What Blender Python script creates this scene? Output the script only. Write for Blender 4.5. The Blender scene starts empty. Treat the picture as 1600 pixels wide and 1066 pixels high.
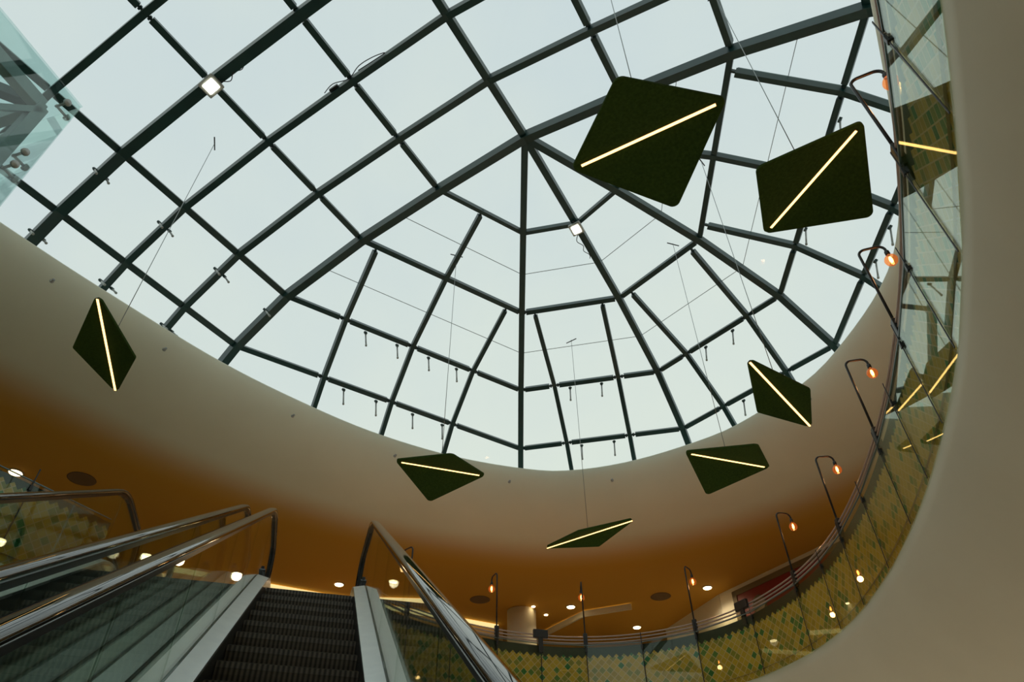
import bpy, math, random
from mathutils import Vector, Matrix
random.seed(7)
S = bpy.context.scene
COL = S.collection
PI = math.pi
V3 = Vector

# ------------------------------------------------------------------ camera
cd = bpy.data.cameras.new('camera'); cam = bpy.data.objects.new('camera', cd); COL.objects.link(cam)
S.camera = cam
cd.sensor_width = 36.0; cd.sensor_fit = 'HORIZONTAL'; cd.lens = 36.0*1067.0/1600.0
cd.clip_start = 0.05; cd.clip_end = 300
cam.location = (0, 0, 1.6)
_x = V3((0.99996366, 0.00573619, -0.00630627)).normalized()      # camera right
_f = V3((0.0, 0.73975246, 0.67287911)).normalized()              # camera forward
_u = _x.cross(_f).normalized(); _x = _f.cross(_u)
cam.rotation_euler = Matrix((_x, _u, -_f)).transposed().to_euler()

# ------------------------------------------------------------------ sky and exposure
S.view_settings.view_transform = 'Standard'; S.view_settings.look = 'None'
S.view_settings.gamma = 1; S.view_settings.use_curve_mapping = False
S.view_settings.exposure = 0.0
W = bpy.data.worlds.new('overcast_sky'); S.world = W; W.use_nodes = True
nt = W.node_tree; nt.nodes.clear()
o = nt.nodes.new('ShaderNodeOutputWorld'); bg = nt.nodes.new('ShaderNodeBackground')
tc = nt.nodes.new('ShaderNodeTexCoord'); nz = nt.nodes.new('ShaderNodeTexNoise'); rp = nt.nodes.new('ShaderNodeValToRGB')
nz.inputs['Scale'].default_value = 1.6; nz.inputs['Detail'].default_value = 5
rp.color_ramp.elements[0].position = .32; rp.color_ramp.elements[0].color = (.545, .635, .655, 1)
rp.color_ramp.elements[1].position = .68; rp.color_ramp.elements[1].color = (.655, .72, .655, 1)
nt.links.new(tc.outputs['Generated'], nz.inputs['Vector']); nt.links.new(nz.outputs['Fac'], rp.inputs[0])
nt.links.new(rp.outputs[0], bg.inputs[0]); nt.links.new(bg.outputs[0], o.inputs[0])
bg.inputs[1].default_value = 1.12

# unseen fill spots added under the slab; their floor bounce lifts the cream surfaces
def lower_fill_lights():
    for k in range(16):
        a = 2*math.pi*(k+.5)/16
        x = -2+11.5*math.cos(a); y = 3.5+13*math.sin(a)
        ld = bpy.data.lights.new('lower_bounce_fill', 'SPOT'); ld.energy = LOW_E; ld.color = (1, .93, .82)
        ld.spot_size = math.radians(140); ld.spot_blend = .6; ld.shadow_soft_size = .15
        lo = bpy.data.objects.new('lower_bounce_fill', ld); COL.objects.link(lo); lo.location = (x, y, 2.75)
LOW_E = 370
lower_fill_lights()

# ------------------------------------------------------------------ materials
def mat(name, col=(.5, .5, .5), rough=.5, metal=0., spec=.5, emit=None, es=0.):
    m = bpy.data.materials.new(name); m.use_nodes = True
    b = m.node_tree.nodes['Principled BSDF']
    b.inputs['Base Color'].default_value = (*col, 1); b.inputs['Roughness'].default_value = rough
    b.inputs['Metallic'].default_value = metal; b.inputs['Specular IOR Level'].default_value = spec
    if emit: b.inputs['Emission Color'].default_value = (*emit, 1); b.inputs['Emission Strength'].default_value = es
    return m
def noisy(m, c0, c1, scale, bump=0., detail=4, coord='Object'):
    t = m.node_tree; b = t.nodes['Principled BSDF']
    tc = t.nodes.new('ShaderNodeTexCoord'); n = t.nodes.new('ShaderNodeTexNoise'); r = t.nodes.new('ShaderNodeValToRGB')
    n.inputs['Scale'].default_value = scale; n.inputs['Detail'].default_value = detail
    r.color_ramp.elements[0].position = .3; r.color_ramp.elements[0].color = (*c0, 1)
    r.color_ramp.elements[1].position = .7; r.color_ramp.elements[1].color = (*c1, 1)
    t.links.new(tc.outputs[coord], n.inputs['Vector']); t.links.new(n.outputs['Fac'], r.inputs[0])
    t.links.new(r.outputs[0], b.inputs['Base Color'])
    if bump:
        bp = t.nodes.new('ShaderNodeBump'); bp.inputs['Strength'].default_value = bump; bp.inputs['Distance'].default_value = .02
        t.links.new(n.outputs['Fac'], bp.inputs['Height']); t.links.new(bp.outputs[0], b.inputs['Normal'])
    return m
def thin_glass(name, tint, gloss=(1, 1, 1), ior=1.5, rough=0.0, boost=1.0):
    m = bpy.data.materials.new(name); m.use_nodes = True; t = m.node_tree; t.nodes.clear()
    o = t.nodes.new('ShaderNodeOutputMaterial'); mx = t.nodes.new('ShaderNodeMixShader')
    tr = t.nodes.new('ShaderNodeBsdfTransparent'); gl = t.nodes.new('ShaderNodeBsdfGlossy'); fr = t.nodes.new('ShaderNodeFresnel')
    tr.inputs[0].default_value = (*tint, 1); gl.inputs[0].default_value = (*gloss, 1); gl.inputs['Roughness'].default_value = rough
    fr.inputs[0].default_value = ior
    mu = t.nodes.new('ShaderNodeMath'); mu.operation = 'MULTIPLY'; mu.use_clamp = True; mu.inputs[1].default_value = boost
    ge = t.nodes.new('ShaderNodeNewGeometry'); mi = t.nodes.new('ShaderNodeMix'); mi.inputs[2].default_value = ior; mi.inputs[3].default_value = 1/ior
    t.links.new(ge.outputs['Backfacing'], mi.inputs[0]); t.links.new(mi.outputs[0], fr.inputs[0])   # a thin sheet reflects alike from both faces
    t.links.new(fr.outputs[0], mu.inputs[0]); t.links.new(mu.outputs[0], mx.inputs[0])
    t.links.new(tr.outputs[0], mx.inputs[1]); t.links.new(gl.outputs[0], mx.inputs[2]); t.links.new(mx.outputs[0], o.inputs[0])
    return m
M = {}
M['plaster'] = noisy(mat('cream_plaster', rough=.85, spec=.2), (.76, .755, .61), (.81, .80, .655), .7)
M['frame'] = noisy(mat('dark_green_steel', rough=.38, spec=.5), (.008, .040, .040), (.012, .055, .052), 3)
M['cap'] = mat('grey_glazing_cap', (.14, .20, .20), .4, .5)
M['pane'] = thin_glass('skylight_glass', (.985, .99, .985), ior=1.12)
M['joint'] = mat('silicone_joint', (.25, .29, .29), .6)
M['whitemetal'] = mat('pale_enamel_metal', (.42, .44, .42), .35, .3)
M['felt'] = noisy(mat('moss_green_felt', rough=.95, spec=.1), (.026, .050, .008), (.040, .072, .013), 40, .2)
M['led'] = mat('warm_led_strip', (1, .8, .5), .5, emit=(1.0, .56, .17), es=4.2)
M['wire'] = mat('steel_wire', (.30, .33, .32), .35, .8)
M['black'] = mat('black_powder_coat', (.012, .014, .014), .35)
M['rail'] = mat('rose_grey_tube', (.42, .33, .29), .35, .4)
M['bglass'] = thin_glass('green_tinted_balustrade_glass', (.94, .955, .89), (.85, .95, .90), ior=1.36)
M['eglass'] = thin_glass('escalator_glass', (.84, .91, .87), ior=1.42)
M['liftglass'] = thin_glass('lift_glass', (.86, .93, .92), ior=1.5)
M['backing'] = mat('dark_green_backing', (.016, .030, .018), .5)
M['rubber'] = mat('glossy_black_handrail_rubber', (.012, .013, .014), .035, spec=.8)
M['steel'] = mat('brushed_stainless', (.50, .53, .53), .28, .9)
M['deck'] = noisy(mat('satin_aluminium_deck', rough=.32, metal=.45), (.66, .70, .69), (.72, .76, .74), 8)
M['dark'] = mat('dark_skirt', (.02, .022, .024), .3, .3)
M['bulbglass'] = thin_glass('amber_bulb_glass', (.95, .62, .38), (1, .8, .6), ior=1.45)
M['filament'] = mat('glowing_filament', (1, .5, .2), emit=(1.0, .42, .10), es=26)
M['flood'] = mat('lit_floodlight_lens', (1, 1, .9), emit=(1.0, .97, .80), es=9)
M['down'] = mat('lit_downlight_lens', (1, .9, .7), emit=(1.0, .72, .38), es=9)
M['cove'] = mat('lit_cove_strip', (1, .9, .6), emit=(1.0, .82, .36), es=.9)
M['speaker'] = mat('perforated_speaker_grille', (.20, .13, .06), .8)
M['floor'] = noisy(mat('pale_stone_floor', rough=.5), (.70, .66, .58), (.76, .72, .64), 1.2)
M['warmfloor'] = noisy(mat('amber_timber_floor', rough=.5), (.46, .385, .28), (.52, .44, .32), 2)
M['ceilpaint'] = M['plaster']
M['wall'] = noisy(mat('warm_wall_paint', rough=.85), (.50, .33, .16), (.55, .37, .19), 1)
M['red'] = mat('dark_red_panel', (.22, .018, .012), .5)
M['olive'] = mat('olive_frame_paint', (.16, .12, .05), .6)
M['liftsteel'] = noisy(mat('grey_green_lift_steel', rough=.45, metal=.2), (.24, .31, .31), (.28, .35, .345), 3)

def ceiling_mat(z0=8.34, z1=8.105, ochre=(.66, .37, .06), cream=((.80, .80, .65), (.85, .85, .695))):  # ochre paint; its soft fade with height imitates warm light thinning into cream
    m = noisy(mat('cream_ochre_with_painted_shading', rough=.85, spec=.2), *cream, .7); t = m.node_tree; b = t.nodes['Principled BSDF']
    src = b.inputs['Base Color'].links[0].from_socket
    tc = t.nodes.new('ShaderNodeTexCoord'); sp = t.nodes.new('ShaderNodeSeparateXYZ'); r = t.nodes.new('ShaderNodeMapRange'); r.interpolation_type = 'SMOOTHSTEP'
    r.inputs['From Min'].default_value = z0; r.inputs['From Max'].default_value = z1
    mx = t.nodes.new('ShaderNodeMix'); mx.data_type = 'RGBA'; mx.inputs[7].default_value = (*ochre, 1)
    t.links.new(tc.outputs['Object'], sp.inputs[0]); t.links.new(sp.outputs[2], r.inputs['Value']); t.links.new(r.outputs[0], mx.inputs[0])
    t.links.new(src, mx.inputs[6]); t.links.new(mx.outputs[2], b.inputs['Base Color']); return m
M['ceilpaint'] = ceiling_mat(); M['lower_painted_shade'] = ceiling_mat(3.45, 2.92, (.40, .24, .05), ((.66, .61, .475), (.71, .66, .52)))  # on the lower fascia the ochre fade is painted shade, darkening the underside
def step_mat():
    m = mat('ribbed_step_metal', (.05, .042, .036), .45, .4); t = m.node_tree; b = t.nodes['Principled BSDF']
    tc = t.nodes.new('ShaderNodeTexCoord'); w = t.nodes.new('ShaderNodeTexWave'); w.wave_type = 'BANDS'; w.bands_direction = 'X'
    w.inputs['Scale'].default_value = 9; r = t.nodes.new('ShaderNodeValToRGB')
    r.color_ramp.elements[0].color = (.020, .017, .014, 1); r.color_ramp.elements[1].color = (.13, .11, .085, 1)
    t.links.new(tc.outputs['Object'], w.inputs['Vector']); t.links.new(w.outputs['Fac'], r.inputs[0]); t.links.new(r.outputs[0], b.inputs['Base Color'])
    return m
M['step'] = step_mat()
def tile_mat():
    m = mat('diamond_tiles', rough=.35); t = m.node_tree; b = t.nodes['Principled BSDF']; L = t.links.new
    uv = t.nodes.new('ShaderNodeUVMap'); uv.uv_map = 'UVMap'
    sp = t.nodes.new('ShaderNodeSeparateXYZ'); L(uv.outputs[0], sp.inputs[0])
    def mth(op, a, bb=None):
        n = t.nodes.new('ShaderNodeMath'); n.operation = op
        for i, v in enumerate((a, bb)):
            if v is None: continue
            if isinstance(v, (int, float)): n.inputs[i].default_value = v
            else: L(v, n.inputs[i])
        return n.outputs[0]
    a = mth('ADD', sp.outputs[0], sp.outputs[1]); c = mth('SUBTRACT', sp.outputs[0], sp.outputs[1])
    fa = mth('FLOOR', a); fc = mth('FLOOR', c)
    cb = t.nodes.new('ShaderNodeCombineXYZ'); L(fa, cb.inputs[0]); L(fc, cb.inputs[1])
    wn = t.nodes.new('ShaderNodeTexWhiteNoise'); wn.noise_dimensions = '2D'; L(cb.outputs[0], wn.inputs['Vector'])
    r = t.nodes.new('ShaderNodeValToRGB'); r.color_ramp.interpolation = 'CONSTANT'
    e = r.color_ramp.elements
    cols = [(0, (.58, .38, .04)), (.30, (.46, .31, .035)), (.55, (.26, .26, .04)), (.72, (.60, .41, .06)), (.84, (.11, .24, .05)), (.92, (.015, .18, .045))]
    e[0].color = (*cols[0][1], 1); e[1].position = cols[1][0]; e[1].color = (*cols[1][1], 1)
    for p, cc in cols[2:]:
        x = e.new(p); x.color = (*cc, 1)
    L(wn.outputs['Value'], r.inputs[0])
    ga = mth('ABSOLUTE', mth('SUBTRACT', mth('FRACT', a), .5)); gc = mth('ABSOLUTE', mth('SUBTRACT', mth('FRACT', c), .5))
    g = mth('GREATER_THAN', mth('MAXIMUM', ga, gc), .44)
    mx = t.nodes.new('ShaderNodeMix'); mx.data_type = 'RGBA'; L(g, mx.inputs[0]); L(r.outputs[0], mx.inputs[6]); mx.inputs[7].default_value = (.66, .48, .25, 1)
    L(mx.outputs[2], b.inputs['Base Color'])
    return m
M['tile'] = tile_mat()

def glow(m, col, k):
    t = m.node_tree; o = t.nodes['Material Output'] if 'Material Output' in t.nodes else [n for n in t.nodes if n.type == 'OUTPUT_MATERIAL'][0]
    sh = o.inputs[0].links[0].from_socket; ad = t.nodes.new('ShaderNodeAddShader'); em = t.nodes.new('ShaderNodeEmission')
    em.inputs[0].default_value = (*col, 1); em.inputs[1].default_value = k
    t.links.new(sh, ad.inputs[0]); t.links.new(em.outputs[0], ad.inputs[1]); t.links.new(ad.outputs[0], o.inputs[0])
glow(M['bulbglass'], (1, .22, .04), .16)

# ------------------------------------------------------------------ helpers
class MB:
    def __init__(s): s.v = []; s.f = []; s.uv = None; s.sm = []
    def add(s, vs, fs, smooth=False):
        o = len(s.v); s.v += [tuple(p) for p in vs]; s.f += [tuple(i+o for i in f) for f in fs]; s.sm += [smooth]*len(fs); return s
    def box(s, c, sx, sy, sz, X=V3((1, 0, 0)), Y=V3((0, 1, 0)), Z=V3((0, 0, 1))):
        c = V3(c); vs = [c+X*(a*sx/2)+Y*(b*sy/2)+Z*(d*sz/2) for a in (-1, 1) for b in (-1, 1) for d in (-1, 1)]
        return s.add(vs, [(0, 1, 3, 2), (4, 6, 7, 5), (0, 4, 5, 1), (2, 3, 7, 6), (0, 2, 6, 4), (1, 5, 7, 3)])
    def beam(s, p, q, n, w, d, off=0.):
        """box from p to q; n = outward normal; the box hangs from off below the surface to off+d"""
        p = V3(p); q = V3(q); t = (q-p); L = t.length; t.normalize(); n = V3(n); n = (n-t*n.dot(t)).normalized(); x = t.cross(n)
        return s.box((p+q)/2-n*(off+d/2), L, w, d, t, x, n)
    def tube(s, pts, r, k=10, closed=False, cap=True):
        pts = [V3(p) for p in pts]; N = len(pts); rr = r if isinstance(r, (list, tuple)) else [r]*N
        up = None; vs = []
        for i, p in enumerate(pts):
            if closed: t = pts[(i+1) % N]-pts[i-1]
            else: t = pts[min(i+1, N-1)]-pts[max(i-1, 0)]
            t.normalize()
            if up is None: up = t.orthogonal().normalized()
            up = (up-t*up.dot(t)).normalized(); b = t.cross(up)
            for j in range(k):
                a = 2*PI*j/k; vs.append(p+(up*math.cos(a)+b*math.sin(a))*rr[i])
        fs = []
        for i in range(N if closed else N-1):
            i2 = (i+1) % N
            for j in range(k): fs.append((i*k+j, i*k+(j+1) % k, i2*k+(j+1) % k, i2*k+j))
        if cap and not closed: fs += [tuple(range(k))[::-1], tuple((N-1)*k+j for j in range(k))]
        return s.add(vs, fs, True)
    def sweep(s, pts, prof, frame, closed_prof=True):
        """prof: list of (u,w) in the frame (U,W) given per point"""
        vs = []; k = len(prof)
        for i, p in enumerate(pts):
            U, Wv = frame(i)
            vs += [V3(p)+U*a+Wv*b for a, b in prof]
        fs = []
        for i in range(len(pts)-1):
            for j in range(k if closed_prof else k-1): fs.append((i*k+j, i*k+(j+1) % k, (i+1)*k+(j+1) % k, (i+1)*k+j))
        if closed_prof: fs += [tuple(range(k))[::-1], tuple((len(pts)-1)*k+j for j in range(k))]
        return s.add(vs, fs)
    def lathe(s, prof, c=(0, 0, 0), k=20, axis=None):
        c = V3(c); vs = []; fs = []
        Z = V3(axis).normalized() if axis else V3((0, 0, 1)); X = Z.orthogonal().normalized(); Y = Z.cross(X)
        for r, z in prof:
            for j in range(k):
                a = 2*PI*j/k; vs.append(c+X*(r*math.cos(a))+Y*(r*math.sin(a))+Z*z)
        for i in range(len(prof)-1):
            for j in range(k): fs.append((i*k+j, i*k+(j+1) % k, (i+1)*k+(j+1) % k, (i+1)*k+j))
        fs.append(tuple(range(k))[::-1]); fs.append(tuple((len(prof)-1)*k+j for j in range(k)))
        return s.add(vs, fs, True)
    def build(s, name, m, parent=None, loc=None, bevel=0.):
        me = bpy.data.meshes.new(name); base = V3(loc) if loc is not None else V3((0, 0, 0))
        me.from_pydata([tuple(V3(p)-base) for p in s.v], [], s.f)
        me.polygons.foreach_set('use_smooth', s.sm)
        if s.uv:
            u = me.uv_layers.new(name='UVMap')
            for l in me.loops: u.data[l.index].uv = s.uv[l.vertex_index]
        me.materials.append(M[m]); me.update()
        o = bpy.data.objects.new(name, me); COL.objects.link(o); o.location = base
        if parent is not None: o.parent = parent
        if any(s.sm) and not all(s.sm) or bevel == 0:
            pass
        if bevel:
            bv = o.modifiers.new('bevel', 'BEVEL'); bv.width = bevel; bv.segments = 2; bv.limit_method = 'ANGLE'
        return o
def thing(name, label, cat, loc=(0, 0, 0), rz=0., group=None):
    o = bpy.data.objects.new(name, None); COL.objects.link(o); o.location = loc; o.rotation_euler = (0, 0, rz)
    o['label'] = label; o['category'] = cat
    if group: o['group'] = group
    return o
def tag(o, label, cat, group=None):
    o['label'] = label; o['category'] = cat
    if group: o['group'] = group
    return o
def struct(o): o['kind'] = 'structure'; return o
def copy_tree(o, parent=None):
    c = o.copy(); COL.objects.link(c)
    if parent is not None: c.parent = parent
    for ch in list(o.children): copy_tree(ch, c)
    return c
def catmull(P, n=8, closed=False):
    P = [V3(p) for p in P]; N = len(P); out = []
    rng = range(N) if closed else range(N-1)
    for i in rng:
        g = (lambda j: P[j % N]) if closed else (lambda j: P[max(0, min(N-1, j))])
        a, b, c, d = g(i-1), g(i), g(i+1), g(i+2)
        for k in range(n):
            t = k/n
            out.append(.5*((2*b)+(c-a)*t+(2*a-5*b+4*c-d)*t*t+(3*b-a-3*c+d)*t**3))
    if not closed: out.append(P[-1])
    return out
def resample(P, n, closed=False):
    P = [V3(p) for p in P]
    if closed: P = P+[P[0]]
    d = [0]
    for a, b in zip(P, P[1:]): d.append(d[-1]+(b-a).length)
    out = []; j = 0; m = n if closed else n-1
    for i in range(n):
        s = d[-1]*i/m
        while j < len(d)-2 and d[j+1] < s: j += 1
        t = (s-d[j])/max(1e-9, d[j+1]-d[j]); out.append(P[j].lerp(P[j+1], min(1, t)))
    return out
def normals2d(P, closed=False, outward_from=None):
    out = []; N = len(P)
    for i in range(N):
        a = P[(i-1) % N] if closed else P[max(0, i-1)]; b = P[(i+1) % N] if closed else P[min(N-1, i+1)]
        t = b-a; n = V3((t.y, -t.x, 0)).normalized()
        if outward_from is not None and n.dot(P[i]-V3(outward_from)) < 0: n = -n
        out.append(n)
    return out

# ------------------------------------------------------------------ key heights and plan curves
ZF, ZEDGE, ZRAIL, ZLIP, ZCEIL = 4.9, 4.8, 5.9, 9.2, 8.1
VC = V3((-1.5, 4.0, 0))
DH = V3((-.2775, .9607, 0)); LT = V3((.9607, .2775, 0))           # escalator heading and its right-hand side
def E(a, t, z=0.): return LT*a+DH*t+V3((0, 0, z))
# rail line of the void (right-hand and far side), then of the left side
runR = catmull([(-1.2, -4.6, 0), (.05, -2.2, 0), (1.25, .05, 0), (2.19, 1.68, 0), (2.66, 2.55, 0), (3.19, 3.72, 0), (3.60, 4.9, 0), (3.93, 6.1, 0), (4.2, 7.5, 0),
    (4.31, 9.0, 0), (4.10, 10.35, 0), (3.48, 11.6, 0), (2.35, 12.4, 0), (1.1, 12.6, 0), (-.04, 12.3, 0), (-1.0, 11.75, 0), (-1.71, 11.1, 0), (-2.15, 10.4, 0)], 8)
runL = catmull([(-5.04, 7.86, 0), (-5.44, 7.10, 0), (-5.80, 6.45, 0), (-7.15, 4.0, 0), (-8.75, 1.1, 0), (-10.8, -2.6, 0)], 8)
runR = resample(runR, 150); runL = resample(runL, 80)
lipP = [(-7.06, 5.85, 0), (-6.1, 7.3, 0), (-5.0, 8.80, 0), (-3.9, 9.95, 0), (-2.73, 10.95, 0), (-1.3, 11.8, 0), (.17, 12.32, 0), (1.2, 12.42, 0), (2.5, 12.05, 0), (3.9, 11.2, 0), (4.6, 10.45, 0),
    (5.27, 9.4, 0), (5.55, 8.3, 0), (5.65, 7.2, 0), (5.50, 6.25, 0), (4.95, 4.9, 0), (3.6, 2.5, 0), (1.6, -1.0, 0), (-.6, -4.8, 0), (-3.2, -8.2, 0), (-7.5, -9.6, 0), (-11.4, -7.6, 0), (-12.6, -4.2, 0), (-11.3, -1.2, 0), (-9.3, 2.2, 0)]
lip = resample(catmull(lipP, 8, True), 200, True)

# ------------------------------------------------------------------ ceiling: one flared plaster surface from the skylight lip out to the flat ceiling
def flare_profile(dx, dz, n=16, p=1.7):
    out = []
    for i in range(n+1):
        t = PI/2*i/n
        out.append((dx*(1-math.cos(t)**(2/p)), -dz*(math.sin(t)**(2/p))))
    return out
ln = normals2d(lip, True, (-2, 3, 0))
mb = MB(); N = len(lip)
rings = []
rings.append([p+n*3.2+V3((0, 0, ZLIP+.02)) for p, n in zip(lip, ln)])           # upper ledge under the dome
rings.append([p+V3((0, 0, ZLIP+.02)) for p in lip])
for dx, dz in flare_profile(2.7, ZLIP-ZCEIL): rings.append([p+n*dx+V3((0, 0, ZLIP+dz)) for p, n in zip(lip, ln)])
cc = V3((-2, 3, 0))
rings.append([cc+(p-cc).normalized()*30+V3((0, 0, ZCEIL)) for p in lip])
vs = [p for r in rings for p in r]
fs = [(i*N+j, i*N+(j+1) % N, (i+1)*N+(j+1) % N, (i+1)*N+j) for i in range(len(rings)-1) for j in range(N)]
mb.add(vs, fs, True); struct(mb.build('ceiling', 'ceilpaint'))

# upper floor slab with the void, its landing edge at the head of the escalators
loop = runR+[E(.72, 8.6), E(-2.6, 8.6)]+runL
loop = [V3((p.x, p.y, 0)) for p in loop]
N = len(loop); vs = [p+V3((0, 0, ZF)) for p in loop]+[VC+(p-VC).normalized()*30+V3((0, 0, ZF)) for p in loop]
mb = MB().add(vs, [(j, (j+1) % N, N+(j+1) % N, N+j) for j in range(N)]); struct(mb.build('floor', 'warmfloor'))
# flared plaster fascia below the slab edge
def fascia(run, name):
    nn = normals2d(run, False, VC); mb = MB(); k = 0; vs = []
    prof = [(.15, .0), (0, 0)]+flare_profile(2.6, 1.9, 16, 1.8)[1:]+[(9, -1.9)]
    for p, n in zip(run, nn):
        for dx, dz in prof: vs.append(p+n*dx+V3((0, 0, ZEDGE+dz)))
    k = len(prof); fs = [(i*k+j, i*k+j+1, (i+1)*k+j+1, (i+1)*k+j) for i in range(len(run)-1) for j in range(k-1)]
    o = mb.add(vs, fs, True).build(name, 'lower_painted_shade', None); return struct(o)
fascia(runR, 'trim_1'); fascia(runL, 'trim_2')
mb = MB(); mb.box(E(-.94, 8.7, 3.85), 3.5, .1, 2.0, LT, DH); struct(mb.build('trim_3', 'plaster'))
# lower level
mb = MB().add([(-40, -40, -2), (40, -40, -2), (40, 40, -2), (-40, 40, -2)], [(0, 1, 2, 3)]); struct(mb.build('floor', 'floor'))
def wallring(name, R, z0, z1, m):
    vs = []; k = 48
    for z in (z0, z1):
        for j in range(k): vs.append(V3((-2+R*math.cos(2*PI*j/k), 3+R*math.sin(2*PI*j/k), z)))
    struct(MB().add(vs, [(j, (j+1) % k, k+(j+1) % k, k+j) for j in range(k)]).build(name, m))
wallring('wall_lower', 24, -2, 4.85, 'plaster'); wallring('wall_upper', 28, ZF, ZCEIL, 'wall')

# ------------------------------------------------------------------ skylight
HUB = V3((.246, 6.204, 0)); PHI = math.radians(240.08)
RD = V3((math.cos(PHI), math.sin(PHI), 0)); SD = V3((RD.y, -RD.x, 0))
SB = 1.158; RR = [0, 1.766, 3.455, 5.14, 6.164, 6.78]; ZZ = [12.0, 11.739, 11.404, 10.811, 10.023, 9.22]
ANG = [0, 1.037, 1.575, 2.11, PI]; MM = [1, 1.067, 1.099, 1.067, 1]
def rib(k, j): return HUB+(SD*math.cos(ANG[k])-RD*math.sin(ANG[k]))*(RR[j]*MM[k])+V3((0, 0, ZZ[j]))
def bar(i, j):      # j signed
    return HUB+RD*(SB*i)+SD*(RR[abs(j)]*(1 if j >= 0 else -1))+V3((0, 0, ZZ[abs(j)]))
sky = thing('domed_skylight', 'glazed barrel and dome skylight of dark green steel ribs over the void', 'skylight', (HUB.x, HUB.y, 9.22))
def sbuild(mb, name, m):
    o = mb.build(name, m, None, loc=mb.v[0]); o.parent = sky; o.location = V3(o.location)-V3(sky.location); return o
CEN = HUB+V3((0, 0, 3.5))
def nrm(p): # rough outward normal
    d = V3(p)-CEN; along = d.dot(RD)
    if along > 0: d = d-RD*along
    return d.normalized()
def member(pts, w, d, name, cap=True):
    mb = MB()
    for a, b in zip(pts, pts[1:]):
        n = nrm((a+b)/2); t = (b-a).normalized()
        mb.beam(a-t*w*.2, b+t*w*.2, n, w, d, .02)
    o = sbuild(mb, name, 'frame')
    if cap:
        mc = MB()
        for a, b in zip(pts, pts[1:]): mc.beam(a, b, nrm((a+b)/2), w*.62+.02, .025, -.006)
        oc = mc.build('glazing_cap', 'cap', None, loc=mc.v[0]); oc.parent = o
        oc.location = V3(mc.v[0])-V3(sky.location)-V3(o.location)
    return o
def purlin(a, b, w, d, g0=.13, g1=.13, name='purlin'):
    t = (b-a).normalized(); n = nrm((a+b)/2); mb = MB()
    mb.beam(a+t*g0, b-t*g1, n, w, d, .01)
    x = t.cross(n)
    for p, g, sgn in ((a, g0, 1), (b, g1, -1)):
        if g > .02:
            mb.beam(p, p+t*sgn*(g+.03), n, w*.38, d*.42, .03)
            mb.box(p+t*sgn*(g-.03)-n*(.03+d*.3), .03, w*.75, d*.45, t, x, n)
    o = sbuild(mb, name, 'frame')
    mc = MB(); mc.beam(a+t*(g0+.01), b-t*(g1+.01), n, w*.9, .02, -.012)
    oc = mc.build('glazing_cap', 'cap', None, loc=mc.v[0]); oc.parent = o
    oc.location = V3(mc.v[0])-V3(sky.location)-V3(o.location)
    return o
# main ribs of the apse
for k in (1, 2, 3): member([rib(k, j) for j in range(6)], .115, .15, 'rib')
member([bar(0, j) for j in range(-5, 6)], .135, .19, 'rib')
NB = 7
for i in range(1, NB+1):
    big = (i % 3 == 0)
    member([bar(i, j) for j in range(-5, 6)], 0.155 if big else .10, .20 if big else .14, 'rib')
# ridge and purlins of the barrel
for i in range(NB):
    purlin(bar(i, 0), bar(i+1, 0), .115, .15, .0, .0)
    for j in (1, 2, 3, 4):
        for s in (1, -1): purlin(bar(i, j*s), bar(i+1, j*s), .095 if j < 3 else .105, .12, .11 if j < 3 else .06, .11 if j < 3 else .06)
panes = []
def pane(P):
    panes.append([V3(p) for p in P])
for i in range(NB):
    for s in (1, -1):
        for j in range(5): pane([bar(i, j*s), bar(i+1, j*s), bar(i+1, (j+1)*s), bar(i, (j+1)*s)])
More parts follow.
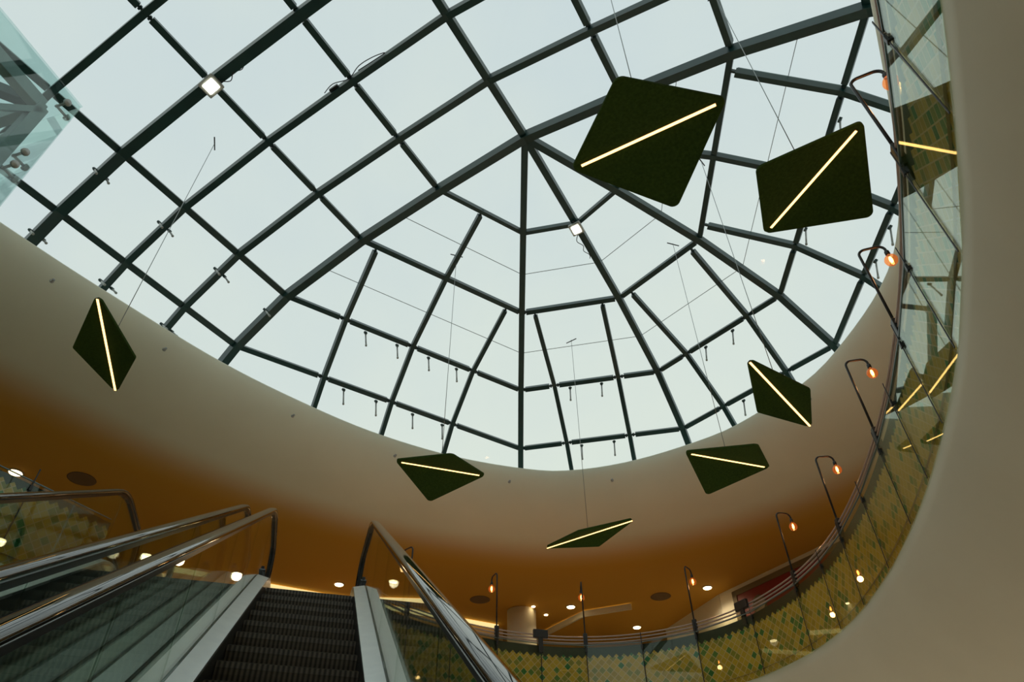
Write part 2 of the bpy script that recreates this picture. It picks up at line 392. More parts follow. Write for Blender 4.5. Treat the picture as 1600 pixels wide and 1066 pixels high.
# facets of the apse
def facet(k, ds, dc, centre):
    # ds: half offsets of the outer parallel bars from the facet centre line, measured along the rings
    def rp(j, off=None, fr=None):
        a, b = rib(k, j), rib(k+1, j); L = (b-a).length
        f = fr if fr is not None else .5+off/L
        return a.lerp(b, f)
    lines = []
    offs = [-ds[0]]+([0] if centre else [])+[ds[1]]
    for o_ in offs:
        j0 = 1 if o_ == 0 else 2
        pts = [rp(j, o_) for j in range(j0, 6)]
        t = (pts[1]-pts[0]).normalized()
        if o_ != 0: pts[0] = pts[0]+t*.12
        else: pts[0] = pts[0]+t*.10
        gb = member(pts, .085, .12, 'glazing_bar')
        tt = (pts[1]-pts[0]).normalized(); sb = MB(); sb.beam(pts[0]-tt*.14, pts[0]+tt*.04, nrm(pts[0]), .035, .05, .03)
        so = sb.build('end_bracket', 'frame', None, loc=sb.v[0]); so.parent = gb; so.location = V3(sb.v[0])-V3(sky.location)-V3(gb.location)
        lines.append(o_)
    def ringnodes(j):
        r = [rp(j, fr=0)]
        for o_ in offs:
            if j >= (1 if o_ == 0 else 2): r.append(rp(j, o_))
        r.append(rp(j, fr=1)); return r
    purlin(rp(1, fr=0), rp(1, fr=1), .07, .11, .0, .0, 'ring_beam')
    if True:
        purlin(rp(2, fr=0), rp(2, fr=1), .09, .12, .10, .10, 'ring_beam')
    for j in (3, 4):
        R = ringnodes(j)
        for a, b in zip(R, R[1:]): purlin(a, b, .09, .12, .11, .11, 'ring_beam')
    # silicone joints halfway up the large panes
    for j in (1, 2):
        a = rp(j, fr=0).lerp(rp(j+1, fr=0), .52); b = rp(j, fr=1).lerp(rp(j+1, fr=1), .52)
        mb = MB(); mb.beam(a, b, nrm((a+b)/2), .009, .01, -.006); sbuild(mb, 'glass_joint', 'joint')
    # panes
    pane([rib(k, 0), rp(1, fr=0), rp(1, fr=1)])
    if centre:
        pane([rp(1, fr=0), rp(1, fr=.5), rp(2, fr=.5), rp(2, fr=0)]); pane([rp(1, fr=.5), rp(1, fr=1), rp(2, fr=1), rp(2, fr=.5)])
    else: pane([rp(1, fr=0), rp(1, fr=1), rp(2, fr=1), rp(2, fr=0)])
    for j in (2, 3, 4):
        A = ringnodes(j); B = ringnodes(j+1)
        for q in range(len(A)-1): pane([A[q], A[q+1], B[q+1], B[q]])
    return rp, offs
F = []
F.append(facet(0, (1.45, 1.42), 0, True)); F.append(facet(1, (.74, .64), 0, False))
F.append(facet(2, (.72, .75), 0, False)); F.append(facet(3, (1.42, 1.45), 0, True))
def pane_mb(mb, P):
    c = sum(P, V3())/len(P); n = nrm(c); k = len(P)
    P = [p+n*.004 for p in P]; Q = [p+n*.016 for p in P]
    return mb.add(P+Q, [tuple(range(k)), tuple(range(k, 2*k))[::-1]]+[(a, (a+1) % k, k+(a+1) % k, k+a) for a in range(k)])
panes.sort(key=lambda P: (sum(P, V3())/len(P)-V3((0, 0, 1.6))).length/ (2 if (sum(P, V3())/len(P)).y > .3 else .5))
for P in panes[:96]: sbuild(pane_mb(MB(), P), 'glass_pane', 'pane')
mb = MB()
for P in panes[96:]: pane_mb(mb, P)
sbuild(mb, 'glass_pane', 'pane')['kind'] = 'stuff'
# window openers: a bracket and a pale push rod standing off the inside of the glazing
def opener(p, n, lat, L=.27, rd=None):
    p = V3(p)-n*.10
    mb = MB(); mb.box(p-n*.01, .045, .045, .08, lat, n.cross(lat), n); mb.tube([p-lat*.035, p+lat*.035], .014, 8)
    o = sbuild(mb, 'opener_bracket', 'frame')
    rd = rd or n; r = MB(); r.tube([p-rd*.04, p-rd*(.04+L)], .015, 8); r.tube([p-rd*(.03+L), p-rd*(.07+L)], .020, 8)
    q = r.build('push_rod', 'whitemetal', None, loc=r.v[0]); q.parent = o; q.location = V3(r.v[0])-V3(sky.location)-V3(o.location)
for i in range(0, 5):
    for (j, f) in ((3, .35), (4, .45)) if i < 4 else ((3, .35),):
        a, b = bar(i, j), bar(i, j+1); p = a.lerp(b, f); n = nrm(p)
        for s in (-1, 1):
            if i == 0 and s == -1: continue
            if i == 3 and j == 3 and s == -1: pass
            opener(p+RD*s*.10, n, RD)
def facet_openers(fi, segs):
    rp, offs = F[fi]
    for j, fr in segs:
        p = rp(j, fr=fr); a = rp(j, fr=0); b = rp(j, fr=1); lat = (b-a).normalized(); q = rp(j+1, fr=.5)-rp(j, fr=.5)
        n = nrm(p); nh = V3((n.x, n.y, 0)).normalized(); opener(p+q.normalized()*.09, n, lat, .38, (V3((0, 0, 1))+nh*.30).normalized())
facet_openers(0, [(3, .31), (3, .44), (3, .575), (3, .70), (4, .34), (4, .45), (4, .58), (4, .69)])
facet_openers(1, [(3, .36), (3, .59), (4, .38), (4, .58)])
facet_openers(2, [(3, .40), (3, .62), (4, .42), (4, .60)])
facet_openers(3, [(3, .31), (3, .44), (3, .575), (3, .70), (4, .34), (4, .45)])

# ------------------------------------------------------------------ floodlights fixed under two skylight joints
def floodlight(p, n, lat, label, size):
    t = thing('floodlight', label, 'floodlight', p, 0, 'floodlights under the skylight')
    up = n.cross(lat)
    mb = MB(); mb.box(V3((0, 0, 0))-n*.03, size, size*.95, .07, lat, up, n); mb.build('housing', 'whitemetal', t, bevel=.015)
    mb = MB(); mb.box(V3((0, 0, 0))-n*.072, size*.66, size*.60, .02, lat, up, n); mb.build('lens', 'flood', t, bevel=.01)
    mb = MB(); mb.tube([lat*(size*.55)-n*.02, lat*(size*.6)+n*.05, n*.08, -lat*(size*.6)+n*.05, -lat*(size*.55)-n*.02], .012, 6); mb.build('mounting_yoke', 'black', t)
    mb = MB(); c = [lat*.1+n*.02, lat*.25+up*.12, lat*.38+up*.05-n*.03, lat*.5+up*.10, lat*.62+up*.04, lat*.7+up*.07]
    mb.tube(catmull(c, 5), .007, 6); mb.build('power_cable', 'black', t)
p = bar(3, 2); n = nrm(p); floodlight(p-n*.28, n, (SD-n*SD.dot(n)).normalized()*-1, 'lit square floodlight at the left, under a crossing of two thick barrel beams', .27)
p = rib(2, 1); n = nrm(p); floodlight(p-n*.24, n, (rib(2, 2)-rib(2, 1)).normalized(), 'lit square floodlight near the hub of the dome, on a radial rib', .24)
# cable trays with slack wire on one arch
mb = MB(); a, b = bar(2, 0), bar(2, 1)
t_ = thing('junction_box', 'small cable junction box with looped wire clipped on a skylight arch', 'junction box', bar(2, 1)-V3((0, 0, .1)))
n = nrm(bar(2, 1)); q = (bar(2, 0)-bar(2, 1)).normalized(); r_ = RD*-1
mb = MB(); mb.box(-q*.28+RD*.07, .16, .05, .06, q, RD, n); mb.build('box_body', 'black', t_, bevel=.006)
mb = MB(); mb.tube(catmull([-q*.45+RD*.09, -q*.25+RD*.13, RD*.06, q*.25+RD*.13, q*.5+RD*.12, q*.7+RD*.07, q*.5+RD*.07, q*.2+RD*.08], 5), .007, 6); mb.build('looped_cable', 'black', t_)

# ------------------------------------------------------------------ pendants
def roof_z(x, y):
    d = V3((x, y, 0))-V3((HUB.x, HUB.y, 0)); al = d.dot(RD); r = abs(d.dot(SD)) if al > 0 else d.length/1.05
    for j in range(5):
        if r <= RR[j+1]: return ZZ[j]+(ZZ[j+1]-ZZ[j])*(r-RR[j])/(RR[j+1]-RR[j])
    return ZZ[5]
def rhomb_half(L, Sd, rr, sgn):
    """outline of the half with sgn*v>=0 in the plane (u,v)"""
    A = V3((-L/2, 0, 0)); B = V3((0, Sd/2, 0)); C = V3((L/2, 0, 0))
    def rounded(P, Q, R, r, n=7):
        a = (P-Q).normalized(); b = (R-Q).normalized(); ang = a.angle(b); d = r/math.tan(ang/2); c = Q+(a+b).normalized()*(r/math.sin(ang/2))
        p0 = Q+a*d; p1 = Q+b*d; out = []
        for i in range(n+1):
            v = (p0-c).lerp(p1-c, i/n).normalized()*r; out.append(c+v)
        return out
    D = V3((0, -Sd/2, 0))
    left = [p for p in rounded(D, A, B, rr) if p.y > -1e-6]; top = rounded(A, B, C, rr); right = [p for p in rounded(B, C, D, rr) if p.y > -1e-6]
    left[0].y = 0 if abs(left[0].y) < .02 else left[0].y
    pts = left+top+right
    pts = [V3((pts[0].x, 0, 0))]+[p for p in pts if p.y > 1e-4]+[V3((pts[-1].x, 0, 0))]
    return pts
def make_pendant(L, Sd, label, loc, rz, th=.038, dr=math.radians(15.5), rr=.065, tilt=(0, 0)):
    t = thing('rhombus_pendant', label, 'pendant lamp', loc, rz, 'green rhombus pendants hanging in the void'); t.rotation_euler = (tilt[0], tilt[1], rz)
    mb = MB()
    # outline, both wings drooping from the crease
    o1 = rhomb_half(L, Sd, rr, 1)
    top = []; bot = []
    full = [(p.x, p.y) for p in o1]+[(p.x, -p.y) for p in reversed(o1[1:-1])]
    def P(u, v, h): return V3((u, v*math.cos(dr), -abs(v)*math.sin(dr)+h))
    k = len(full); vs = [P(u, v, 0) for u, v in full]+[P(u, v, th) for u, v in full]
    m = len(o1)
    fs = [tuple(range(0, m))]+[tuple([m-1]+list(range(m, k))+[0])]
    fs += [tuple(k+i for i in reversed(range(0, m)))]+[tuple(k+i for i in reversed([m-1]+list(range(m, k))+[0]))]
    fs += [(i, k+i, k+(i+1) % k, (i+1) % k) for i in range(k)]
    mb.add(vs, fs); mb.build('felt_panel', 'felt', t, bevel=.008)
    sm = MB(); ll = L-2*rr-.06
    sm.box((0, 0, -.004), ll+.012, .040, .012); sm.build('strip_channel', 'olive', t, bevel=.003)
    sm = MB(); sm.box((0, 0, -.010), ll, .024, .008); sm.build('led_strip', 'led', t, bevel=.003)
    top = roof_z(loc[0], loc[1])-loc[2]
    sm = MB(); sm.tube([(0, 0, th-.01), (0, 0, top)], .0045, 6); sm.tube([(0, 0, th-.01), (0, 0, th+.05)], .012, 8)
    w = sm.build('suspension_wire', 'wire', t)
    c = MB(); c.tube([(-.12, 0, top-.03), (.12, 0, top-.03)], .010, 8); c.build('cross_pin', 'black', w)
    return t
G = None
for typ, loc, rz, label in [
    ('A', (1.156, 3.13, 6.797), -28.3, 'wide green rhombus pendant nearest the camera, largest of the hanging panels'),
    ('A', (2.918, 3.887, 7.197), -66.8, 'wide green rhombus pendant at the upper right beside the topmost post lamp'),
    ('B', (-4.874, 6.108, 7.106), 107.4, 'narrow green rhombus pendant alone on the left, its light strip nearly upright'),
    ('A', (-1.09, 8.922, 7.125), 18.6, 'green rhombus pendant above the right escalator handrail, strip sloping gently down'),
    ('B', (3.341, 6.751, 6.788), 49.4, 'narrow green rhombus pendant on the right with a steeply slanting strip, near the skylight lip'),
    ('A', (3.14, 8.557, 6.998), 17.7, 'green rhombus pendant in front of the cream soffit, right of the bottom of the skylight'),
    ('B', (1.288, 10.972, 7.052), -35.7, 'slim green rhombus pendant seen almost edge on, lowest of the hanging panels')]:
    loc = V3((0, 0, 1.6))+(V3(loc)-V3((0, 0, 1.6)))*.955
    if typ == 'A': make_pendant(1.34, 1.41, label, loc, math.radians(rz))
    else: make_pendant(1.80, .69, label, loc, math.radians(rz), rr=.05)

# ------------------------------------------------------------------ balustrades
def run_len(run):
    d = [0]
    for a, b in zip(run, run[1:]): d.append(d[-1]+(b-a).length)
    return d
def at_len(run, d, s):
    for i in range(len(d)-1):
        if d[i+1] >= s:
            t = (s-d[i])/(d[i+1]-d[i]); p = run[i].lerp(run[i+1], t); tt = (run[i+1]-run[i]).normalized(); return p, tt
    return run[-1].copy(), (run[-1]-run[-2]).normalized()
def nearest_len(run, d, q):
    best = min(range(len(run)), key=lambda i: (run[i]-V3((q[0], q[1], 0))).length); return d[best]
ZG0, ZG1 = 4.78, 5.74
def balustrade(run, label, joints, name, rows=11, rails=True):
    d = run_len(run); tot = d[-1]
    root = thing(name, label, 'balustrade', (run[0].x, run[0].y, ZF))
    base = V3(root.location)
    nn = normals2d(run, False, VC)
    def bld(mb, nm, m, par=root, bevel=0):
        o = mb.build(nm, m, None, loc=mb.v[0], bevel=bevel); o.parent = par
        o.location = V3(mb.v[0])-base if par is root else V3(mb.v[0])-base-V3(par.location)
        return o
    # tiled band with a sawtooth top: a strip whose top edge follows the diamonds
    T = .066; mb = MB(); mb.uv = []
    s = 0; kk = 0; vs = []; H0 = ZEDGE-.0
    pts = []
    while s < tot:
        p, tt = at_len(run, d, s); n = V3((tt.y, -tt.x, 0)); n = n if n.dot(p-VC) > 0 else -n
        ztop = H0+T*rows+(T if kk % 2 else 0)
        pts.append((p+n*.018, n, kk, ztop)); s += T; kk += 1
    for p, n, kk, zt in pts:
        for zz in (H0, zt):
            mb.v.append((p.x, p.y, zz)); mb.uv.append((kk/2., (zz-H0)/(2*T)))
        for zz in (zt, H0):
            q = p+n*.012; mb.v.append((q.x, q.y, zz)); mb.uv.append((kk/2., (zz-H0)/(2*T)))
    for i in range(len(pts)-1):
        for j in range(4):
            mb.f.append((i*4+j, i*4+(j+1) % 4, (i+1)*4+(j+1) % 4, (i+1)*4+j)); mb.sm.append(False)
    # shift uv so cell borders fall on the sawtooth: rows odd -> peaks at kk odd
    mb.uv = [(u+(.5 if rows % 2 == 0 else 0)-.0, v) for u, v in mb.uv]
    o = mb.build('diamond_tile_band', 'tile', None, loc=(0, 0, 0)); o.parent = root; o.location = -base
    mb = MB()
    mb.sweep([p for p in run], [(.032, ZEDGE+.01), (.06, ZEDGE+.01), (.06, ZG1-.02), (.032, ZG1-.02)], lambda i: (nn[i], V3((0, 0, 1))))
    bld(mb, 'backing_wall', 'backing')
    # glass panels
    js = joints
    for a, b in zip(js, js[1:]):
        p, _ = at_len(run, d, a); q, _ = at_len(run, d, b); t = (q-p).normalized(); n = V3((t.y, -t.x, 0))
        n = n if n.dot(p-VC) > 0 else -n
        L = (q-p).length-.012; c = (p+q)/2
        mb = MB(); mb.box(c+V3((0, 0, (ZG0+ZG1)/2)), L, .004, ZG1-ZG0, t, n)
        g = bld(mb, 'glass_panel', 'bglass')
        mb = MB(); mb.box(c+V3((0, 0, ZG1+.006)), L, .014, .012, t, n); bld(mb, 'glass_edge_trim', 'cap', g)
    # three slim top rails
    for z in ((5.79, 5.845, 5.90) if rails else ()):
        mb = MB(); mb.tube([p+n*.03+V3((0, 0, z)) for p, n in zip(run, nn)], .013, 8); bld(mb, 'top_rail', 'rail')
    for s_ in js[1:-1]:
        p, t = at_len(run, d, s_); n = V3((t.y, -t.x, 0)); n = n if n.dot(p-VC) > 0 else -n
        mb = MB(); mb.box(p-n*.010+V3((0, 0, 5.36)), .016, .008, 1.1, t, n); bld(mb, 'baluster', 'black', bevel=.004)
        mb = MB(); mb.box(p-n*.012+V3((0, 0, 5.66)), .035, .02, .07, t, n); mb.box(p+n*.02+V3((0, 0, 5.66)), .02, .05, .03, t, n); bld(mb, 'glass_clamp', 'black', bevel=.003)
    return root, d
lampq = [(2.74, 2.72), (3.50, 4.5), (4.0, 6.35), (4.31, 8.4), (4.22, 10.05), (3.05, 12.0), (1.27, 12.6), (-.37, 12.2), (-1.67, 11.15)]
dR = run_len(runR); lampS = [nearest_len(runR, dR, q) for q in lampq]
js = []
s = lampS[0]
while s > 1.2: s -= 1.05; js.insert(0, s)
for a, b in zip(lampS, lampS[1:]): js += [a, (a+b)/2]
js += [lampS[-1], dR[-1]-.02]
balR, _ = balustrade(runR, 'long curved glass balustrade over diamond tiles along the right and far side of the void', js, 'tiled_glass_balustrade')
dL = run_len(runL); jl = [.03+1.05*i for i in range(14)]; jl = [j for j in jl if j < dL[-1]]
balL, _ = balustrade(runL, 'glass balustrade over diamond tiles left of the escalators', jl, 'tiled_glass_balustrade', 12, False)

# ------------------------------------------------------------------ post lamps
lamp_labels = ['hooked black post lamp highest on the right, its crook in front of the sky',
    'hooked post lamp second from the top on the right, bulb beside the skylight lip',
    'hooked post lamp on the right, third counting down, bulb against cream soffit',
    'hooked post lamp on the right, fourth counting down from the topmost post lamp',
    'hooked post lamp in front of the dark red panel, above the curve of the tiles',
    'hooked post lamp beside the ceiling downlight left of the lit wall pier',
    'thin post lamp seen with its crook edge on, in the middle of the far balustrade',
    'post lamp just right of the escalator handrail, bulb hanging on its left',
    'post lamp partly hidden behind the right escalator handrail']
def post_lamp(p, n, t, label):
    root = thing('post_lamp', label, 'lamp', (p.x, p.y, 5.45), math.atan2(n.y, n.x), 'hooked post lamps on the balustrade')
    # local: x = outward from the void
    mb = MB(); H = 6.93-5.45; r = .07; R = .245
    pts = [V3((0, 0, 0)), V3((0, 0, H-r))]
    for i in range(1, 7): a = PI/2*i/6; pts.append(V3((r-r*math.cos(a), 0, H-r+r*math.sin(a))))
    pts.append(V3((R-r, 0, H)))
    for i in range(1, 7): a = PI/2*i/6; pts.append(V3((R-r+r*math.sin(a), 0, H-r+r*math.cos(a))))
    pts.append(V3((R, 0, H-r-.02))); mb.tube(pts, .0135, 10); mb.build('crooked_pole', 'black', root)
    mb = MB(); mb.box((0, 0, .38), .05, .075, .26); mb.build('clamp_sleeve', 'black', root, bevel=.006)
    mb = MB(); zb = H-r-.02
    mb.lathe([(.020, 0), (.024, -.01), (.024, -.05), (.018, -.06)], (R, 0, zb), 16); mb.build('socket', 'black', root)
    mb = MB(); zc = zb-.055
    mb.lathe([(.014, 0), (.018, -.010), (.032, -.022), (.052, -.042), (.062, -.070), (.062, -.084), (.053, -.112), (.033, -.133), (.012, -.142), (.001, -.143)], (R, 0, zc), 20)
    bl = mb.build('bulb', 'bulbglass', root)
    mb = MB(); mb.lathe([(.004, -.03), (.012, -.04), (.017, -.075), (.013, -.105), (.004, -.112)], (R, 0, zc), 12); mb.build('filament', 'filament', bl)
    ld = bpy.data.lights.new('bulb_light', 'POINT'); ld.energy = 5; ld.color = (1, .5, .2); ld.shadow_soft_size = .05
    lo = bpy.data.objects.new('bulb_light', ld); COL.objects.link(lo); lo.parent = root; lo.location = (R, 0, zc-.19)
    return root
for s_, lb in zip(lampS, lamp_labels):
    p, t = at_len(runR, dR, s_); n = V3((t.y, -t.x, 0)); n = n if n.dot(p-VC) > 0 else -n
    post_lamp(p+n*.03, n, t, lb)
# small box fixtures clamped on the rails, midway between lamps
for (q, lb) in (((.45, 12.45), 'small black box fixture on the rail between the two middle post lamps'), ((3.72, 11.2), 'small black box fixture on the rail beside the lit wall pier')):
    s_ = nearest_len(runR, dR, q); p, t = at_len(runR, dR, s_); n = V3((t.y, -t.x, 0)); n = n if n.dot(p-VC) > 0 else -n
    root = thing('rail_box_fixture', lb, 'light fixture', (p.x, p.y, 5.7), math.atan2(t.y, t.x))
    mb = MB(); mb.box((0, .0, .21), .27, .06, .14); mb.build('box_body', 'black', root, bevel=.008)
    mb = MB(); mb.box((0, .0, .02), .08, .04, .25); mb.build('bracket', 'black', root, bevel=.005)

# ------------------------------------------------------------------ escalators
T0, T1 = -3.65, 8.30; Z_AT = lambda t: .11+.57735*t
def path(t0, t1, zoff, n=60):
    """inclined line with eased ends; t horizontal"""
    out = []
    for i in range(n+1):
        t = t0+(t1-t0)*i/n; out.append((t, prof_z(t)+zoff))
    return out
def prof_z(t):
    k = .2; z = Z_AT(t)
    lo, hi = Z_AT(T0), Z_AT(T1)
    def smin(a, b, k): h = max(k-abs(a-b), 0)/k; return min(a, b)-h*h*k*.25
    z = smin(z, hi, k); z = -smin(-z, -lo, k); return z
def escalator(a0, hw, label, first=None):
    root = thing('escalator', label, 'escalator', E(a0, T0, -2), 0)
    base = V3(root.location)
    def bld(mb, nm, m, par=root, bevel=0):
        o = mb.build(nm, m, None, loc=mb.v[0], bevel=bevel); o.parent = par
        o.location = V3(mb.v[0])-base if par is root else V3(mb.v[0])-base-V3(par.location); return o
    tw = hw-.14                                          # half width of the treads
    TA, TB = T0-1.6, T1+1.05
    for s in (-1, 1):
        ag = a0+s*hw
        lat = LT
        # handrail: incline, level run, newel end
        pts = [E(ag, t, z) for t, z in path(TA+.15, TB, .95, 90)]
        zt = prof_z(TB)+.95; r = .34
        for i in range(1, 13): a = PI*i/12; pts.append(E(ag, TB+r*math.sin(a)*1.0, zt-r+r*math.cos(a)))
        for i in range(1, 4): pts.append(E(ag, TB-.25*i, zt-2*r))
        zb = prof_z(TA+.15)+.95; lead = []
        for i in range(12, 0, -1): a = PI*i/12; lead.append(E(ag, TA+.15-r*math.sin(a), zb-r+r*math.cos(a)))
        pts = lead+pts
        def frame(i, pts=pts):
            t = pts[min(i+1, len(pts)-1)]-pts[max(i-1, 0)]; t.normalize(); return LT, LT.cross(t)
        prof = [(-.042, -.012), (-.044, .006), (-.038, .017), (-.018, .022), (.018, .022), (.038, .017), (.044, .006), (.042, -.012), (.028, -.020), (-.028, -.020)]
        mb = MB(); mb.sweep(pts, prof, frame); mb.sm = [True]*len(mb.sm); bld(mb, 'handrail', 'rubber')
        mb = MB(); mb.sweep(pts, [(-.022, -.052), (.022, -.052), (.026, -.022), (-.026, -.022)], frame); bld(mb, 'handrail_guide', 'dark')
        # glass panels
        step = 1.35; t = TA+.05
        segs = []
        while t < TB+r-.02:
            t2 = min(t+step, TB+r-.06); segs.append((t, t2)); t = t2
            if t2 >= TB+r-.07: break
        for (ta, tb) in segs:
            n = 10; top = []; bot = []
            for i in range(n+1):
                tt = ta+.006+(tb-ta-.012)*i/n; zt_ = prof_z(tt)+.90
                if tt > TB: zt_ = prof_z(tt)+.95-r+math.sqrt(max(0, r*r-(tt-TB)**2))-.05
                top.append((tt, zt_)); bot.append((tt, prof_z(tt)+.12))
            vs = []
            for off in (-.005, .005):
                for (tt, z) in bot+top[::-1]: vs.append(E(ag+off, tt, z))
            k = 2*(n+1); fs = []
            for i in range(n):
                q = (i, i+1, k-2-i, k-1-i); fs += [q, tuple(k+x for x in q)[::-1]]
            fs += [(i, (i+1) % k, k+(i+1) % k, k+i) for i in range(k)]
            bld(MB().add(vs, fs), 'glass_panel', 'eglass')
        # decking: inner sloping deck, groove, outer deck
        P = [(t, z) for t, z in path(TA, TB+.2, 0, 70)]
        dp = [E(0, t, z) for t, z in P]
        fr = lambda i: (LT, V3((0, 0, 1)))
        ins = a0+s*tw; g = a0+s*hw; out = a0+s*(hw+.15)
        def strip(a, b, z0, z1, th, nm, m):
            mb = MB(); mb.sweep(dp, [(a, z0), (b, z1), (b, z1-th), (a, z0-th)], fr); return bld(mb, nm, m)
        strip(ins, g-s*.015, .105, .135, .03, 'inner_deck', 'deck')
        strip(g-s*.015, g+s*.015, .118, .118, .03, 'glass_channel', 'dark')
        strip(g+s*.015, out, .135, .12, .03, 'outer_deck', 'deck')
        mb = MB(); mb.sweep(dp, [(ins, .10), (ins+s*.012, .10), (ins+s*.012, -.35), (ins, -.35)], fr); bld(mb, 'skirt_panel', 'dark')
        mb = MB(); mb.sweep(dp, [(out, .12), (out-s*.02, .12), (out-s*.02, -.95), (out, -.95)], fr); bld(mb, 'side_cladding', 'liftsteel')
    # underside of the truss
    P = [(t, z) for t, z in path(TA, TB+.2, 0, 50)]; dp = [E(a0, t, z) for t, z in P]
    mb = MB(); mb.sweep(dp, [(-hw-.15, -.95), (hw+.15, -.95), (hw+.15, -1.0), (-hw-.15, -1.0)], lambda i: (LT, V3((0, 0, 1)))); bld(mb, 'underside_panel', 'liftsteel')
    # steps
    proto = None; k = 0; t = T0+.05
    while t < T1+.05:
        zt = prof_z(t)
        if proto is None:
            mb = MB(); mb.box((0, .2, -.02), tw*2-.01, .40, .04); 
            # curved riser below the nosing
            pr = []
            for i in range(7): a = i/6; pr.append((0.0+.05*math.sin(a*PI/2)*a, -.0-.235*a))
            vs = []
            for x in (-tw+.005, tw-.005):
                for y, z in pr: vs.append((x, y, z))
            mb.add(vs, [(i, i+1, 8+i, 7+i) for i in range(6)])
            proto = mb.build('step', 'step', root); ob = proto
            mb = MB(); mb.box((0, .012, .002), tw*2-.02, .022, .004); ln_ = mb.build('nosing', 'nosing', ob)
        else:
            ob = proto.copy(); COL.objects.link(ob)
            ln2 = ln_.copy(); COL.objects.link(ln2); ln2.parent = ob
        ob.location = E(a0, t, zt)-base; ob.rotation_euler = (0, 0, math.atan2(LT.y, LT.x))
        t += .4; k += 1
    mb = MB(); mb.box(E(a0, T1+.75, ZF+.012), tw*2, 1.1, .02, LT, DH); bld(mb, 'landing_plate', 'deck')
    return root
M['nosing'] = mat('step_nosing', (.07, .06, .05), .4, .3)
escalator(-.11, .62, 'right-hand escalator with dark ribbed steps between two tall glass balustrades')
escalator(-1.76, .70, 'left-hand escalator beyond the near glass balustrade, at the left edge')

# ------------------------------------------------------------------ glass lift tower at the far left
PC = V3((-4.48, 3.61, 0)); e1 = V3((-.283, -.959, 0)).normalized(); e2 = V3((-.959, .283, 0)).normalized(); ZT = 8.23; LW = 2.1
lt = thing('glass_lift_shaft', 'glass lift shaft corner with grey steel bracing and point fittings, at the upper left edge', 'lift shaft', (PC.x, PC.y, -2))
def lb_(mb, nm, m, par=lt, bevel=0):
    o = mb.build(nm, m, None, loc=mb.v[0], bevel=bevel); o.parent = par
    o.location = V3(mb.v[0])-V3(lt.location) if par is lt else V3(mb.v[0])-V3(lt.location)-V3(par.location); return o
Zv = V3((0, 0, 1))
cor = [PC, PC+e1*LW, PC+e1*LW+e2*LW, PC+e2*LW]
for i in range(4):
    a, b = cor[i], cor[(i+1) % 4]; t = (b-a).normalized(); n = t.cross(Zv)
    zz = [-2, .3, 2.6, 4.85, 7.1, ZT]
    for z0, z1 in zip(zz, zz[1:]):
        mb = MB(); mb.box((a+b)/2+Zv*((z0+z1)/2), LW-.02, .014, z1-z0-.015, t, n); lb_(mb, 'glass_panel', 'liftglass')
ins = (e1+e2)*.16
ic = [PC+(e1+e2)*.20, PC+e1*(LW-.20)+e2*.20, PC+(e1+e2)*(LW-.20), PC+e2*(LW-.20)+e1*.20]
for c in ic:
    mb = MB(); mb.box(c+Zv*((ZT-.25-2)/2), .12, .12, ZT-.25+2, e1, e2); lb_(mb, 'column', 'liftsteel', bevel=.006)
for i in range(4):
    a, b = ic[i], ic[(i+1) % 4]; t = (b-a).normalized(); n = t.cross(Zv)
    for z in (7.1, ZT-.22):
        mb = MB(); mb.box((a+b)/2+Zv*z, LW-.4, .10, .16, t, n); lb_(mb, 'ring_beam', 'liftsteel', bevel=.005)
    mb = MB(); mb.beam(a+Zv*(ZT-.3), (a+b)/2+Zv*(ZT-1.6), n, .06, .06); mb.beam(b+Zv*(ZT-.3), (a+b)/2+Zv*(ZT-1.6), n, .06, .06); lb_(mb, 'knee_brace', 'liftsteel')
mb = MB(); mb.beam(ic[0]+Zv*(ZT-.15), ic[2]+Zv*(ZT-.15), (0, 0, 1), .10, .12); mb.beam(ic[1]+Zv*(ZT-.15), ic[3]+Zv*(ZT-.15), (0, 0, 1), .08, .10); lb_(mb, 'roof_cross_beam', 'frame')
mb = MB(); mb.box((cor[0]+cor[2])/2+Zv*(ZT+.02), LW+.01, LW+.01, .016, e1, e2); lb_(mb, 'roof_glass', 'liftglass')
for i in range(4):
    a, b = cor[i], cor[(i+1) % 4]; t = (b-a).normalized(); n = t.cross(Zv); c_in = ((cor[0]+cor[2])/2-(a+b)/2).normalized()
    for f in (.06, .94):
        for z in (ZT-.12, 7.2, 7.0):
            p = a.lerp(b, f)+Zv*z
            mb = MB(); mb.lathe([(.035, -.02), (.038, 0), (.030, .02)], p-c_in*.01, 14, -c_in); mb.tube([p, p+c_in*.14], .014, 8); lb_(mb, 'point_fitting', 'whitemetal')

# ------------------------------------------------------------------ upper level ceiling fittings and walls
def downlight(x, y, label, r=.10, e=True):
    t = thing('downlight', label, 'downlight', (x, y, ZCEIL), 0, 'recessed ceiling downlights')
    mb = MB(); mb.lathe([(r*1.18, 0), (r*1.2, -.012), (r*1.02, -.018), (r*1.0, -.012)], (0, 0, 0), 24); mb.build('trim_ring', 'whitemetal', t)
    mb = MB(); mb.lathe([(r*.98, -.014), (r*.9, -.028), (r*.3, -.034)], (0, 0, 0), 24); mb.build('lens', 'down', t)
    if r < .08: return
    ld = bpy.data.lights.new('downlight_beam', 'SPOT'); ld.energy = SPOT_E; ld.color = (1, .76, .48); ld.spot_size = math.radians(150); ld.spot_blend = .8; ld.shadow_soft_size = r
    lo = bpy.data.objects.new('downlight_beam', ld); COL.objects.link(lo); lo.parent = t; lo.location = (0, 0, -.06)
SPOT_E = 52
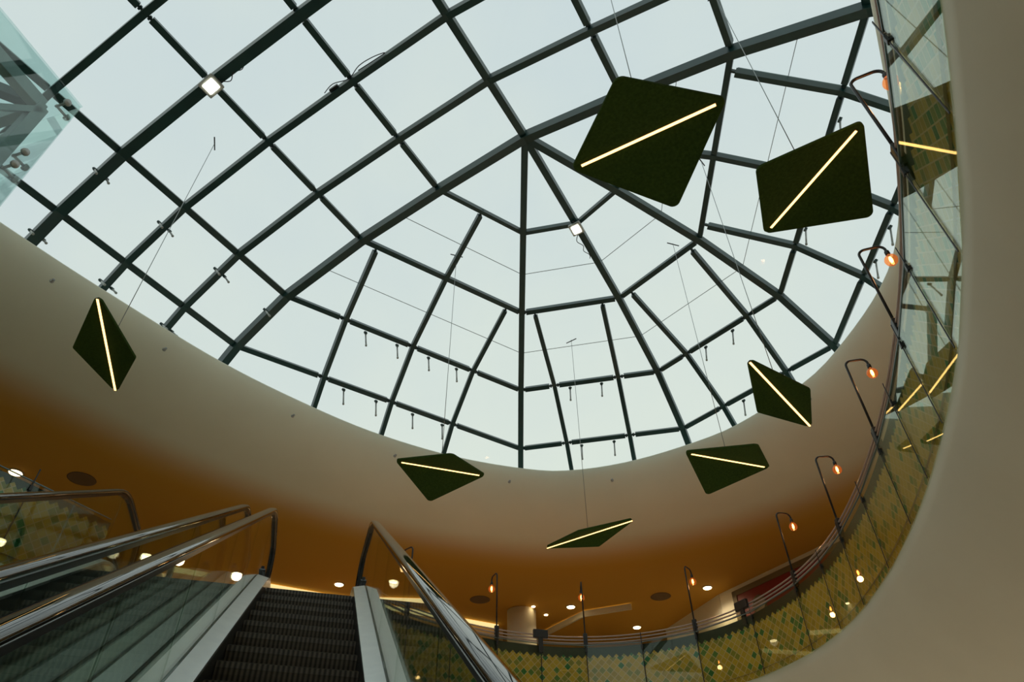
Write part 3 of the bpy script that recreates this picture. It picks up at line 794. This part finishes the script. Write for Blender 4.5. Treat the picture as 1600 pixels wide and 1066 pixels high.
for x, y, r, lb in [(-4.05, 15.46, .10, 'lit downlight in the ceiling straight above the head of the right escalator'),
    (-2.78, 15.31, .10, 'lit downlight in the ceiling seen through the right escalator glass'),
    (1.4, 16.93, .10, 'lit downlight left of the middle post lamp on the far ceiling'),
    (4.55, 15.83, .10, 'lit downlight on the right, beside the lit wall pier'),
    (3.22, 18.37, .10, 'lit downlight low over the far rails, below the round speaker'),
    (-8.84, 10.5, .11, 'lit downlight at the left edge above the tiled balustrade'),
    (.47, 16.87, .05, 'tiny downlight just right of the round column'),
    (.8, 17.42, .05, 'tiny downlight, the lower one right of the round column')]: downlight(x, y, lb, r)
def speaker(x, y, label):
    mb = MB(); mb.lathe([(.24, 0), (.245, -.008), (.21, -.012), (.05, -.014)], (0, 0, 0), 28); o = mb.build('ceiling_speaker', 'speaker'); o.location = (x, y, ZCEIL)
    tag(o, label, 'speaker', 'round ceiling speakers')
speaker(3.53, 16.34, 'round ceiling speaker grille between two lit downlights on the right')
speaker(-.83, 16.44, 'round ceiling speaker grille beside the bulb right of the escalator')
speaker(-7.78, 10.74, 'round ceiling speaker grille at the far left above the escalator handrail')
for x, y, lb in [(-6.58, 6.47, 'leftmost'), (-5.45, 8.14, 'second from the left'), (-4.0, 9.79, 'third from the left'), (-2.28, 11.19, 'fourth from the left, just left of a pendant'),
    (-.18, 12.22, 'fifth from the left, below the middle rib'), (1.89, 12.28, 'sixth from the left'), (5.27, 9.45, 'rightmost, beside the narrow right pendant')]:
    q = V3((x, y, 0)); i = min(range(len(lip)), key=lambda i: (lip[i]-q).length); n = ln[i]; p = lip[i]+n*.10+V3((0, 0, ZLIP-.34))
    mb = MB(); mb.lathe([(.03, .0), (.03, .012), (.014, .02), (.013, .05), (.022, .055)], (0, 0, 0), 14, -n); o = mb.build('soffit_nozzle', 'whitemetal'); o.location = lip[i]+n*.05+V3((0, 0, ZLIP-.32))
    tag(o, 'tiny round fitting on the cream soffit, '+lb, 'sprinkler', 'round fittings along the soffit')
# far wall with glowing cove
def wallseg(pts, z0, z1, nm, m, th=.2):
    mb = MB()
    for a, b in zip(pts, pts[1:]):
        a = V3((*a, 0)); b = V3((*b, 0)); t = (b-a).normalized(); n = t.cross(Zv); mb.box((a+b)/2+Zv*((z0+z1)/2)+n*0, (b-a).length, th, z1-z0, t, n)
    return struct(mb.build(nm, m))
wallseg([(-14, 11.2), (-5.4, 15.75), (-.35, 18.45)], ZF, ZCEIL, 'wall_far', 'wall')
wallseg([(4.1, 18.6), (5.0, 16.3), (8.2, 11.2)], ZF, ZCEIL, 'wall_right', 'plaster')
mb = MB(); a = V3((-7.5, 14.5, 0)); b = V3((-.45, 18.15, 0)); t = (b-a).normalized(); n = t.cross(Zv)
mb.box((a+b)/2+Zv*(ZCEIL-.06)+n*.05, (b-a).length, .05, .10, t, n); o = mb.build('cove_light_strip', 'cove'); tag(o, 'long pale yellow lit strip along the far ceiling edge behind the escalator head', 'cove light')
cv = thing('ceiling_cove', 'angular stepped ceiling cove with a pale lit edge, right of the round column', 'cove light', (1.7, 17.3, 8.0))
for a, b in (((.65, 18.8), (1.75, 17.2)), ((1.75, 17.2), (2.85, 16.75))):
    a = V3((*a, 0)); b = V3((*b, 0)); t = (b-a).normalized(); n = t.cross(Zv); c = (a+b)/2-V3((1.7, 17.3, 0))
    mb = MB(); mb.box(c+V3((0, 0, .0))+n*.04, (b-a).length+.05, .04, .14, t, n); mb.build('cove_fascia', 'plaster', cv)
    mb = MB(); mb.box(c+V3((0, 0, .035)), (b-a).length, .04, .05, t, n); mb.build('lit_edge', 'cove', cv)
mb = MB(); mb.lathe([(.36, 0), (.36, 3.19)], (0, 0, 0), 32); o = mb.build('round_column', 'plaster'); o.location = (.18, 17.2, ZF); tag(o, 'round cream column under the far ceiling, behind the rails', 'column')
# dark red panel with olive frame on the right wall
t = (V3((8.2, 11.2, 0))-V3((5.0, 16.3, 0))).normalized(); n = t.cross(Zv); n = -n if n.dot(V3((0, 0, 0))-V3((6, 14, 0))) < 0 else n
rp_ = thing('red_wall_panel', 'dark red wall panel in an olive frame behind the right-hand rails', 'wall panel', V3((5.0, 16.3, 0))+t*2.05+n*.13+Zv*6.72)
mb = MB(); mb.box((0, 0, 0), 3.0, .04, 2.3, t, n); mb.build('panel_face', 'red', rp_)
mb = MB()
for sx, sz, w, h in ((0, 1.2, 3.2, .12), (0, -1.2, 3.2, .12), (-1.55, 0, .12, 2.5), (1.55, 0, .12, 2.5)): mb.box(t*sx+Zv*sz, w, .08, h, t, n)
mb.build('panel_frame', 'olive', rp_)
mb = MB(); mb.lathe([(.20, 0), (.20, .02), (.16, .03), (.15, .02)], t*-.9+Zv*.75+n*.03, 20, n); mb.build('round_emblem', 'olive', rp_)
